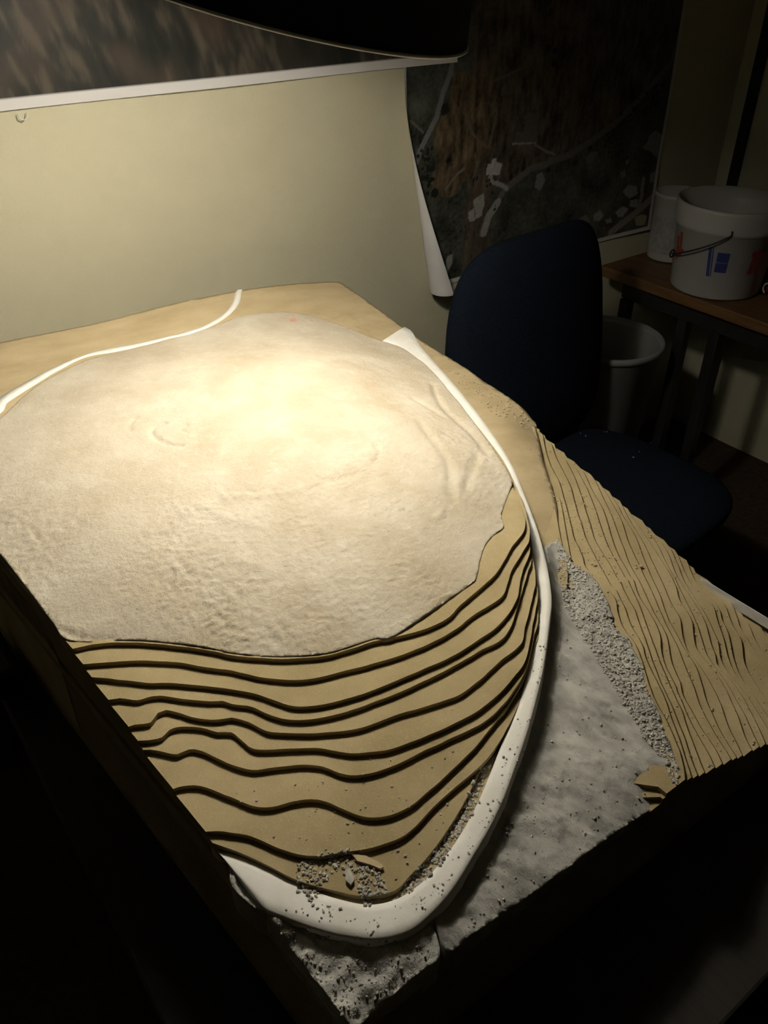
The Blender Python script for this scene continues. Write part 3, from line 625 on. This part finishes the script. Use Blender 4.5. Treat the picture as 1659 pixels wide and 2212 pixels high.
slope_poly = [(1020, 820), (1150, 905), (1300, 1050), (1500, 1230), (1650, 1380), (1650, 1600), (1500, 1690), (1400, 1480), (1330, 1340), (1240, 1200), (1180, 1050), (1100, 930)]
sp = scatter(slope_poly, 620, .0005, .0016, 3)
sp += scatter([(1200, 1080), (1270, 1060), (1330, 1200), (1340, 1260), (1300, 1240), (1240, 1190)], 260, .0005, .0016, 2)
sp += scatter([(960, 790), (1040, 830), (1150, 905), (1140, 930), (1060, 890), (1000, 840)], 260, .0006, .0024, 2)
stuff('slope_crumbs', sp, CRUMBT, 'tan sawdust crumbs strewn over the right contour slope of the terrain model', 'crumbs')
hp = scatter([(640, 1870), (700, 1840), (760, 1830), (800, 1860), (820, 1880), (840, 1930), (790, 1960), (760, 1900), (720, 1880), (680, 1950), (640, 1930)], 420, .0006, .0022, 1.6)
hp += scatter([(1035, 1660), (1060, 1650), (1020, 1760), (960, 1860), (900, 1920), (850, 1945), (880, 1900), (950, 1820), (1000, 1740)], 420, .0006, .0024, 1.6)
hp += scatter([(480, 1700), (1000, 1600), (1040, 1640), (900, 1850), (620, 1830)], 90, .0004, .0014, 2)
stuff('hill_crumbs', hp, CRUMB, 'grey plaster crumbs piled on the lowest hill terrace beside the white road', 'crumbs')
rp = scatter([(1190, 1340), (1170, 1460), (1090, 1720), (960, 1940), (800, 2020), (600, 1960), (640, 1940), (800, 1975), (930, 1920), (1040, 1770), (1130, 1540), (1165, 1380)], 130, .0005, .0016, 2)
rp += scatter([(1190, 1330), (1300, 1500), (1440, 1700), (1200, 1880), (1000, 2020), (1100, 1700)], 260, .0005, .0017, 2.5)
rp += scatter([(560, 1990), (640, 2000), (900, 2040), (940, 2060), (760, 2200), (690, 2180)], 260, .0005, .0016, 2)
stuff('road_crumbs', rp, CRUMB, 'grey crumbs dotting the white road and grey plaster beside it', 'crumbs')
# larger single crumbs
SPOT = [(641, 1742, 4), (751, 1779, 5), (789, 1744, 4.5), (592, 1808, 4), (648, 1810, 3.5), (669, 1763, 3.5), (848, 1752, 3), (977, 1533, 3.5), (855, 1899, 5), (860, 1838, 6), (875, 1850, 6), (880, 1866, 5),
        (858, 1826, 4), (957, 1776, 3.5), (943, 1793, 3), (1118, 1554, 4.5), (1088, 1636, 6), (1094, 1640, 4), (1035, 1733, 6), (1025, 1747, 6), (1042, 1710, 5), (985, 1805, 6), (975, 1815, 5), (920, 1872, 6), (905, 1885, 5),
        (1383, 1224, 8), (1374, 1228, 5), (1285, 1222, 7), (1279, 1220, 5), (1327, 1205, 6), (1404, 1162, 6), (1406, 1156, 5), (1458, 1248, 5), (1474, 1157, 4), (1341, 1043, 4), (1345, 1080, 4), (1262, 1090, 5), (1232, 1060, 4.5), (1214, 1046, 4.5),
        (1188, 976, 5), (1241, 1003, 4.5), (1282, 1018, 5), (1502, 1372, 6), (1538, 1534, 6), (1495, 1468, 5), (1546, 1452, 4.5), (1548, 1319, 4.5), (1511, 1325, 4.5), (1505, 1322, 4), (1555, 1352, 4), (1626, 1608, 5), (1530, 1652, 4), (1654, 1404, 4),
        (1335, 1296, 5), (1312, 1280, 5), (1334, 1305, 4), (1232, 1400, 5), (1225, 1382, 4), (1245, 1755, 4), (1230, 1640, 3.5), (618, 1966, 4), (640, 1968, 4), (690, 1990, 4), (918, 1964, 4), (990, 1600, 3)]
for k, (px, py, s) in enumerate(SPOT):
    p = on_ground(px, py)
    if not p: continue
    dist = (p-CAM).length; r = s*.5*dist/FPX*1.15
    vs, fs = PROT[k % 24]
    tan = px > 1180 and py < 1700 and not (px < 1340 and py > 1290)
    if tan: lb = 'rounded tan crumb lying on the right contour slope'; gp = 'loose crumbs on the contour slope'
    elif px > 1150 or (px > 1085 and py < 1600): lb = 'small grey crumb lying on the grey plaster apron'; gp = 'loose crumbs on the grey apron'
    elif py > 1960: lb = 'small grey crumb lying on the bend of the white road'; gp = 'loose crumbs on the road bend'
    elif px > 895: lb = 'lumpy grey plaster crumb on the hill foot along the inner edge of the white road'; gp = 'loose crumbs along the road edge'
    else: lb = 'grey plaster crumb lying on the lower brown hill terraces'; gp = 'loose crumbs on the hill terraces'
    o = mesh_obj('plaster_crumb', [(p.x+x*r, p.y+y*r, p.z+(z+.45)*r) for x, y, z in vs], fs, CRUMBT if tan else CRUMB, loc=p)
    tag(o, lb, 'crumb', gp)
def sliver(name, quad, th, M, label, cat):
    b = [on_ground(*q) for q in quad]; n = len(b)
    b = [p+Vector((0, 0, .001)) for p in b]; t = [p+Vector((0, 0, th)) for p in b]
    fs = [tuple(range(n))[::-1], tuple(range(n, 2*n))]+[(i, (i+1) % n, n+(i+1) % n, n+i) for i in range(n)]
    return tag(mesh_obj(name, b+t, fs, M, loc=b[0]), label, cat)
sliver('wood_sliver', [(760, 1849), (790, 1853), (818, 1866), (829, 1877), (822, 1881), (800, 1872), (772, 1864)], .0025, CORKS, 'long tan fibreboard splinter lying among the crumbs on the lowest terrace', 'splinter')
sliver('plaster_chip', [(746, 1884), (756, 1880), (766, 1905), (758, 1916), (747, 1906)], .0028, CRUMB, 'pointed grey plaster chip lying among the crumbs on the lowest terrace', 'chip')

# dark clamp block at the table edge
bm = bmesh.new(); box(bm, (.045, .93, TZ), (.085, 1.04, TZ+.05), .012, 4)
tag(bm_obj('clamp_block', bm, BLACK, loc=(.065, .985, TZ)), 'black rounded clamp block on the dark table edge beside the terrain model', 'clamp')

# ------------------------------------------------------------------ posters
def grid_sheet(fn, nu, nv):
    vs = [fn(u/nu, v/nv) for v in range(nv+1) for u in range(nu+1)]
    fs = [(v*(nu+1)+u, v*(nu+1)+u+1, (v+1)*(nu+1)+u+1, (v+1)*(nu+1)+u) for v in range(nv) for u in range(nu)]
    return vs, fs
def paint(o, colf):
    me = o.data; at = me.color_attributes.new('print', 'FLOAT_COLOR', 'POINT')
    org = wloc(o)
    for i, v in enumerate(me.vertices): at.data[i].color = (*colf(i, v.co+org), 1)
PRINT = mat_attr('print')
# upper aerial photograph
p1 = thing('aerial_poster', 'large dark brown aerial photo poster with white lower margin taped above the model', 'poster', (.5, WY-.003, 1.33))
U0, U1, V0, V1 = -.5, 1.462, 1.331, 2.15
def sheet1(u, v):
    x = U0+(U1-U0)*u; z = V0+(V1-V0)*v; return (x, WY-.006-.002*math.sin(x*5)-.004*(1-v)**6*(1+math.sin(x*9)), z)
vs, fs = grid_sheet(sheet1, 520, 200)
o = mesh_obj('print_sheet', vs, fs, PRINT, p1, True)
def col1(i, p):
    x, z = p.x, p.z
    if z < V0+.020 or x > U1-.014: return (.66, .65, .66)
    sx = x+.28*(z-1.4)
    t = fbm(sx*46, z*14, 1, 1, 3); a = fbm(x, z, 4, 5, 3); b = fbm(x, z, 9, 9, 2)
    base = np.array((.040, .036, .030)); tan = np.array((.105, .088, .066)); dark = np.array((.016, .018, .016))
    k = max(0, min(1, .42+.85*t+.5*a)); c = dark*(1-k)+base*k
    k2 = max(0, min(1, (t+.5*a-.08)*1.5)); c = c*(1-k2*.65)+tan*k2*.65
    k3 = max(0, min(1, (b-.15)*1.6)); c = c*(1-.55*k3)+np.array((.085, .060, .045))*.55*k3
    return tuple(c)
paint(o, col1)
def clipo(px, py):
    p = at_y(px, py, WY-.01); bm = bmesh.new()
    tube(bm, [p+Vector((-.008, 0, .004)), p+Vector((-.007, -.002, -.004)), p+Vector((0, -.003, -.007)), p+Vector((.006, -.002, -.003)), p+Vector((.008, -.001, .005))], .0012, 8)
    o = bm_obj('poster_hook', bm, PAPER, loc=p, smooth=True); tag(o, 'tiny clear plastic hook under the white margin of the upper poster', 'hook')
clipo(50, 250)
# lower right aerial map with curled edge
p2 = thing('aerial_map', 'dark aerial map poster with roads and houses whose left edge curls off the wall', 'poster', (1.8, WY-.003, .78))
MX0, MX1, MZ0, MZ1 = 1.308, 2.305, .79, 1.72
def curl(x, z, off):
    q = max(0., min(1., (1.36-z)/.57)); xs_ = MX0+.118*q**1.25+.001; rho = .014+.022*q
    y = WY-.005-.003*math.sin(z*7)-off
    dzz = 0
    if x > 2.0: y -= .012*((x-2.0)/.3)**2*max(0, (1.0-z)/.25)
    if x < xs_:
        th = (xs_-x)/rho
        return Vector((xs_-(rho-off)*math.sin(th), WY-.006-rho+(rho-off)*math.cos(th)-.003*math.sin(z*7), z))
    return Vector((x, y, z))
def sheet2(off):
    def f(u, v):
        z0 = MZ0-.010*math.sin(math.pi*u)*0
        x = MX0+(MX1-MX0)*u+(.012*(1-v) if u > .5 else 0)*(u-.5)*2; z = MZ0+(MZ1-MZ0)*v
        return curl(x, z, off)
    return f
NU, NV = 360, 340
vs, fs = grid_sheet(sheet2(.0008), NU, NV); o = mesh_obj('print_sheet', vs, fs, PRINT, p2, True)
vb, fb2 = grid_sheet(sheet2(0.), 120, 60); mesh_obj('paper_back', vb, fb2, PAPER, p2, True)
def wpx(px, py): q = at_y(px, py, WY-.006); return (q.x, q.z)
K1 = lambda p: [wpx(840+x/4.0975, 100+y/4.0975) for x, y in p]
K2 = lambda p: [wpx(1160+x/4.097, y/4.097) for x, y in p]
roads = [(K1([(580, -200), (575, 90), (540, 250), (480, 400), (420, 620), (340, 780), (270, 920), (240, 1020)]), .0075, (.17, .17, .17)),
         (K1([(820, 1650), (870, 1500), (960, 1370), (1020, 1270), (1100, 1200), (1250, 1080), (1400, 1040)])+K2([(100, 1430), (280, 1370), (480, 1240), (680, 1090), (900, 870), (1050, 690), (1180, 560), (1250, 300)]), .0095, (.135, .125, .11)),
         (K1([(840, 1650), (880, 1510), (960, 1380)]), .012, (.30, .30, .29)), (K1([(890, 1150), (920, 1200), (1000, 1230), (1040, 1260)]), .006, (.32, .32, .31)),
         (K2([(640, 2060), (760, 1960), (880, 1860), (980, 1760)]), .012, (.25, .22, .20)), (K2([(920, 1590), (900, 1740), (870, 1850)]), .008, (.25, .22, .20)),
         (K1([(940, 300), (1100, 230), (1270, 150)]), .0035, (.12, .11, .09)), (K1([(500, 1260), (600, 1130), (660, 1080)]), .004, (.16, .14, .11)), (K1([(900, 520), (955, 580), (920, 720), (880, 890)]), .004, (.14, .12, .09)),
         (K1([(690, 640), (740, 780), (860, 890)]), .004, (.14, .11, .08)), (K1([(1090, 862), (1290, 855)]), .0022, (.30, .28, .25)), (K1([(1290, 870), (1400, 940)])+K2([(60, 1330), (150, 1365)]), .003, (.24, .18, .15)),
         (K1([(760, 960), (775, 1080), (740, 1160)]), .003, (.13, .12, .09)), (K1([(190, 660), (300, 760)]), .003, (.14, .13, .10))]
blds = [(K1([(868, 1040), (905, 1040), (910, 992), (945, 992), (948, 1025), (998, 1035), (975, 1140), (850, 1135)]), (.42, .42, .41)),
        (K1([(740, 1360), (835, 1300), (845, 1380), (820, 1500), (765, 1530), (755, 1430)]), (.32, .32, .30)), (K1([(695, 1470), (750, 1430), (760, 1540), (710, 1560)]), (.34, .34, .32)),
        (K1([(520, 1860), (570, 1840), (560, 1930), (520, 2010), (500, 1960)]), (.30, .30, .28)), (K1([(1205, 580), (1330, 600), (1290, 840), (1110, 850), (1110, 770), (1190, 760)]), (.115, .10, .085)),
        (K1([(1300, 1140), (1350, 1110), (1380, 1180), (1340, 1280), (1290, 1250)]), (.20, .21, .21)),
        (K2([(970, 1200), (1030, 1155), (1085, 1190), (1080, 1300), (1040, 1400), (980, 1340), (905, 1310), (960, 1260)]), (.24, .24, .22)), (K2([(420, 1390), (470, 1340), (530, 1350), (480, 1440), (430, 1450)]), (.14, .145, .13)),
        (K2([(740, 1700), (790, 1640), (860, 1650), (870, 1720), (800, 1760)]), (.28, .28, .27)), (K2([(680, 1880), (740, 1830), (790, 1850), (740, 1920), (700, 1930)]), (.31, .31, .29)),
        (K2([(500, 1900), (545, 1860), (585, 1910), (540, 1960), (490, 1950)]), (.29, .29, .24)), (K2([(840, 1930), (890, 1900), (940, 1910), (920, 1990), (850, 2000)]), (.34, .32, .22)),
        (K2([(720, 1530), (760, 1510), (770, 1560), (730, 1580)]), (.22, .22, .21)), (K2([(770, 1420), (800, 1410), (790, 1450), (765, 1455)]), (.22, .22, .21)), (K2([(980, 1540), (1030, 1510), (1030, 1610), (970, 1620)]), (.24, .22, .21)),
        (K2([(590, 1950), (640, 1930), (650, 1970), (600, 1985)]), (.27, .27, .25)), (K2([(310, 1970), (430, 1900), (460, 1960), (410, 2020)]), (.17, .17, .15)), (K2([(800, 1780), (870, 1760), (860, 1840), (800, 1830)]), (.26, .26, .23))]
trees = [K1([(490, 560)])[0]+(.013,), K1([(400, 1300)])[0]+(.012,)]
for x, y, r in ((230, 490, .011), (150, 560, .010), (100, 430, .008), (160, 450, .008), (460, 1310, .007), (330, 1440, .007), (95, 1500, .008), (590, 1290, .006), (690, 1235, .006), (610, 1190, .006)): trees.append(K2([(x, y)])[0]+(r,))
tr = random.Random(5)
for k in range(46):
    t_ = tr.random(); x = 1080-t_*500+tr.uniform(-60, 60); y = 720+t_*480+tr.uniform(-10, 150)
    trees.append(K2([(x, y)])[0]+(tr.uniform(.003, .0062),))
for k in range(26): trees.append(K1([(tr.uniform(250, 390), tr.uniform(900, 1350))])[0]+(tr.uniform(.004, .007),))
for k in range(26): trees.append(K1([(tr.uniform(420, 700), tr.uniform(1550, 1850))])[0]+(tr.uniform(.002, .004),))
for k in range(20): trees.append(K1([(tr.uniform(760, 1000), tr.uniform(1140, 1450))])[0]+(tr.uniform(.002, .005),))
def seg_d(x, z, a, b):
    vx, vz = b[0]-a[0], b[1]-a[1]; t = max(0, min(1, ((x-a[0])*vx+(z-a[1])*vz)/(vx*vx+vz*vz+1e-12)))
    return math.hypot(x-a[0]-vx*t, z-a[1]-vz*t)
rbb = [(min(p[0] for p in l)-.03, max(p[0] for p in l)+.03, min(p[1] for p in l)-.03, max(p[1] for p in l)+.03) for l, _, _ in roads]
green_poly = K2([(-60, 1500), (280, 1400), (480, 1270), (680, 1120), (900, 900), (1100, 640), (1200, 560), (1200, 2100), (-400, 2200), (-420, 1700), (-150, 1560)])
ochre_poly = K1([(560, 250), (900, 240), (960, 560), (880, 900), (760, 1100), (560, 1300), (390, 1340), (400, 900), (420, 700), (520, 450)])
def col2(i, p):
    u, v = i % (NU+1), i//(NU+1)
    x = MX0+(MX1-MX0)*u/NU; z = MZ0+(MZ1-MZ0)*v/NV
    if u < 3 or u > NU-5 or v < 5: return (.60, .60, .60)
    a = fbm(x, z, 1, 14, 3); b = fbm(x*2.2, z*.7, 5, 30, 3); f_ = fbm(x, z, 8, 110, 2)
    c = np.array((.082, .066, .047))*(1+.75*a+.75*b+.35*f_)
    xn, zn = x+.022*a, z+.022*fbm(x, z, 12, 20, 2)
    if in_poly(xn, zn, green_poly): c = np.array((.062, .066, .051))*(1+.8*a+.5*f_)+np.array((.03, .03, .026))*max(0, fbm(x, z, 6, 60, 2))
    elif in_poly(xn, zn, ochre_poly): c = np.array((.108, .080, .048))*(1+.8*b+.4*a+.35*f_)
    elif x < 1.52: c = np.array((.062, .066, .053))*(1+.8*a+.5*f_)
    for (l, wd, cc), bb in zip(roads, rbb):
        if bb[0] < x < bb[1] and bb[2] < z < bb[3]:
            d = min(seg_d(x, z, q, r) for q, r in zip(l, l[1:]))
            if d < wd: c = np.array(cc)*(1+.15*f_)
    for tx, tz, trr in trees:
        d = math.hypot(x-tx, z-tz)
        if d < trr*(1+.3*f_): c = np.array((.016, .018, .014))
    for l, cc in blds:
        if in_poly(x+.002*f_, z, l): c = np.array(cc)*(1+.2*f_)
    return tuple(np.maximum(c, .008))
paint(o, col2)

# ------------------------------------------------------------------ right-hand work table
WT = .74
wt = thing('work_table', 'brown wooden work table with black metal legs along the right wall', 'table', (2.33, .6, 0))
bm = bmesh.new(); box(bm, (2.045, -.6, WT-.032), (2.63, 1.625, WT), .004); bm_obj('table_top', bm, WOOD, wt)
bm = bmesh.new(); box(bm, (2.075, -.56, WT-.085), (2.10, 1.55, WT-.0325)); box(bm, (2.58, -.56, WT-.085), (2.60, 1.55, WT-.0325)); box(bm, (2.10, 1.53, WT-.085), (2.58, 1.55, WT-.0325)); bm_obj('apron', bm, BLACK, wt)
for x, y in ((2.10, 1.33), (2.10, 1.22), (2.08, 1.53), (2.10, -.5), (2.58, 1.5), (2.58, -.5)):
    bm = bmesh.new(); box(bm, (x-.016, y-.016, 0), (x+.016, y+.016, WT-.086), .002); bm_obj('leg', bm, BLACK, wt)

# bucket with bail handle
BC = Vector((2.165, 1.305, WT)); 
bk = thing('bucket', 'white plastic bucket with wire bail handle and blue and red prints', 'bucket', tuple(BC))
BH = .245; r0, r1 = .122, .142
def br(h): return r0+(r1-r0)*h/BH
bm = bmesh.new()
lathe(bm, [(0, .002), (r0-.006, .002), (r0, .008), (br(.178), .178), (br(.178)+.005, .180), (br(.19)+.006, .19), (br(.235)+.006, .235), (br(BH)+.004, BH), (br(BH)-.001, BH), (br(.2)-.003, .2), (r0-.004, .02), (0, .016)], BC, n=72)
bm_obj('body', bm, PLASTIC, bk, True)
def onb(ang, h, off=.0012):
    r = br(h)+off; return BC+Vector((math.cos(ang)*r, math.sin(ang)*r, h))
def decal(name, quads, M, par=bk, f=onb):
    vs, fs = [], []
    for a0, a1, h0, h1, sk in quads:
        k = len(vs); n = 8
        for i in range(n+1):
            t = i/n
            for h in (h0, h1): vs.append(f(a0+(a1-a0)*t+sk*(h-h0), h))
        fs += [(k+2*i, k+2*i+2, k+2*i+3, k+2*i+1) for i in range(n)]
    return mesh_obj(name, vs, fs, M, par)
FA = math.atan2(-BC.y, -BC.x)                  # towards the camera
decal('blue_print', [(FA-.06, FA+.17, .084, .110, 0), (FA-.06, FA+.17, .112, .138, 0), (FA-.20, FA-.145, .070, .148, -.6), (FA-.125, FA-.105, .070, .150, -.6)], BLUE)
decal('red_print', [(FA+.62, FA+.72, .080, .140, .8), (FA+.78, FA+.88, .080, .140, .8), (FA+.62, FA+.88, .128, .142, 0)], RED)
decal('red_ear_print', [(FA-.98, FA-.90, .100, .165, -.5), (FA-1.10, FA-1.02, .085, .150, -.5), (FA-1.12, FA-.82, .112, .122, 0)], RED)
bm = bmesh.new(); pts = []
for k in range(17):
    t = k/16; ang = FA-1.15+1.25*t; h = .098+.09*t**1.3
    rr = br(min(h, .24))+.010+.016*math.sin(math.pi*t); pts.append(BC+Vector((math.cos(ang)*rr, math.sin(ang)*rr, h)))
pts.append(pts[-1]+Vector((0, 0, .012)))
tube(bm, pts, .0022, 8); bail = bm_obj('bail_handle', bm, BLACK, bk, True)
bm = bmesh.new(); e = pts[0]
tube(bm, [e+Vector((.010*math.cos(a), 0, .010*math.sin(a))) for a in np.linspace(0, 5.6, 14)], .0022, 8); bm_obj('handle_ring', bm, BLACK, bail, True)

# small white tub behind it
SCN = Vector((2.272, 1.548, WT)); st = thing('plastic_tub', 'small white plastic tub with grey label standing behind the bucket', 'tub', tuple(SCN))
bm = bmesh.new(); lathe(bm, [(0, .002), (.062, .002), (.066, .007), (.071, .185), (.074, .187), (.074, .20), (.070, .20), (.066, .02), (0, .016)], SCN, n=56); bm_obj('body', bm, PLASTIC, st, True)
SA = math.atan2(-SCN.y, -SCN.x)
def ont(a, h): r = .0668+.005*h/.185+.0006; return SCN+Vector((math.cos(a)*r, math.sin(a)*r, h))
decal('label', [(SA-.95, SA-.45, .028, .135, 0), (SA-.40, SA+.9, .028, .135, 0)], LABELG, st, ont)
# red case with white ring handle
rc = thing('red_case', 'dark red rounded case with white ring handle on the wooden work table', 'case', (2.27, 1.13, WT))
bm = bmesh.new(); box(bm, (2.235, 1.03, WT), (2.34, 1.20, WT+.05), .014, 3); bm_obj('body', bm, REDC, rc, True)
bm = bmesh.new(); q = Vector((2.222, 1.165, WT+.020))
tube(bm, [q+Vector((0, .022*math.cos(a), .017*math.sin(a))) for a in np.linspace(-.9, 3.6, 22)], .0028, 8); bm_obj('ring_handle', bm, PLASTIC, rc, True)
# dark box behind the bucket
db_ = thing('dark_box', 'dark box with a pale latch standing behind the bucket against the right wall', 'box', (2.53, 1.38, WT))
bm = bmesh.new(); box(bm, (2.46, 1.18, WT), (2.61, 1.52, WT+.165), .006); bm_obj('body', bm, BLACK, db_)
bm = bmesh.new(); box(bm, (2.452, 1.44, WT+.12), (2.46, 1.47, WT+.16), .002); bm_obj('latch', bm, CAN, db_)
# black shelf standard on the right wall
bm = bmesh.new()
box(bm, (WX-.022, 1.595, .80), (WX-.001, 1.625, 2.3), .002)
tag(bm_obj('shelf_standard', bm, BLACK, loc=(WX-.01, 1.61, .8)), 'black vertical shelf rail fixed to the right wall near the corner', 'rail')

# waste bin
WB = Vector((1.905, 1.45, 0)); bn = thing('waste_bin', 'grey white round waste bin standing behind the navy chair', 'bin', tuple(WB))
bm = bmesh.new(); lathe(bm, [(0, .003), (.12, .003), (.125, .01), (.160, .585), (.164, .588), (.164, .600), (.158, .600), (.154, .585), (.12, .03), (0, .025)], WB, n=64); bm_obj('body', bm, CAN, bn, True)
bm = bmesh.new(); lathe(bm, [(.163, .583), (.169, .587), (.169, .599), (.163, .604), (.157, .601), (.157, .595)], WB, n=64, close=True); bm_obj('rim', bm, CAN, bn, True)

# ------------------------------------------------------------------ navy office chair
CH = Vector((1.475, 1.045, 0)); FACE = math.radians(-86)
ch = thing('office_chair', 'dark navy fabric office chair with tall rounded backrest behind the terrain model', 'chair', tuple(CH))
fx = Vector((math.cos(FACE), math.sin(FACE), 0)); fy = Vector((-fx.y, fx.x, 0))
def cw(a, b, z): return CH+fx*a+fy*b+Vector((0, 0, z))
def superblob(name, c, ax, ay, az, ex, ey, ez, M, par, n1=2.6, n2=2.6, bend=None, nu=56, nv=28):
    """rounded cushion: superellipsoid with half sizes ex, ey, ez on axes ax, ay, az"""
    sp_ = lambda w_, e_: math.copysign(abs(w_)**e_, w_)
    vs, fs = [], []
    for j in range(nv+1):
        ph = -math.pi/2+math.pi*j/nv
        for i in range(nu):
            th = 2*math.pi*i/nu
            x = sp_(math.cos(ph), 2/n2)*sp_(math.cos(th), 2/n1); y = sp_(math.cos(ph), 2/n2)*sp_(math.sin(th), 2/n1); z = sp_(math.sin(ph), 2/n2)
            p = (x*ex, y*ey, z*ez)
            if bend: p = bend(*p)
            vs.append(c+ax*p[0]+ay*p[1]+az*p[2])
    for j in range(nv):
        for i in range(nu): fs.append((j*nu+i, j*nu+(i+1) % nu, (j+1)*nu+(i+1) % nu, (j+1)*nu+i))
    return mesh_obj(name, vs, fs, M, par, True)
ZV = Vector((0, 0, 1))
superblob('seat', cw(0, 0, .44), fx, fy, ZV, .26, .265, .05, NAVY, ch, 3.4, 2.4)
bup = (ZV*1.0-fx*.10).normalized(); bn_ = fy.cross(bup)
def bbend(x, y, z):
    k = 1.03-.20*max(0, (y+.2)/.485)**2; return (x*k, y, z-.10*(x/.25)**2*.35)
superblob('backrest', cw(-.255, 0, .742), fy, bup, bn_, .285, .285, .05, NAVY, ch, 4.4, 2.6, bbend)
bm = bmesh.new(); tube(bm, [cw(-.05, 0, .385), cw(-.25, 0, .37), cw(-.335, 0, .45), cw(-.345, 0, .70)], [.018, .02, .02, .018], 10); bm_obj('back_support', bm, BLACK, ch, True)
bm = bmesh.new(); tube(bm, [cw(0, 0, .10), cw(0, 0, .40)], .025, 14); bm_obj('gas_post', bm, BLACK, ch, True)
for k in range(5):
    a = FACE+.4+k*2*math.pi/5; d = Vector((math.cos(a), math.sin(a), 0)); b0 = CH+Vector((0, 0, .12))
    bm = bmesh.new(); tube(bm, [b0, b0+d*.14-ZV*.01, b0+d*.28-ZV*.045], [.022, .018, .013], 8); lg = bm_obj('leg', bm, BLACK, ch, True)
    bm = bmesh.new(); cc = CH+d*.28+Vector((0, 0, .028)); s_ = d.cross(ZV); lathe(bm, [(0, -.018), (.022, -.018), (.028, -.012), (.028, .012), (.022, .018), (0, .018)], cc, s_, 18); bm_obj('caster', bm, BLACK, lg, True)
# crumbs fallen on the seat
ss = []
for px, py in ((1311, 932), (1306, 932), (1405, 956), (1381, 975), (1296, 1001), (1299, 1009), (1200, 923), (1236, 928), (1342, 1042), (1254, 935), (1265, 941), (1368, 987)):
    p = at_z(px, py, .488); ss.append((Vector((p.x, p.y, .4865)), rng.uniform(.0008, .0022)))
stuff('seat_crumbs', ss, CRUMB, '', '', None)
tag(bpy.data.objects['seat_crumbs'], 'white crumbs fallen on the navy chair seat', 'crumbs')
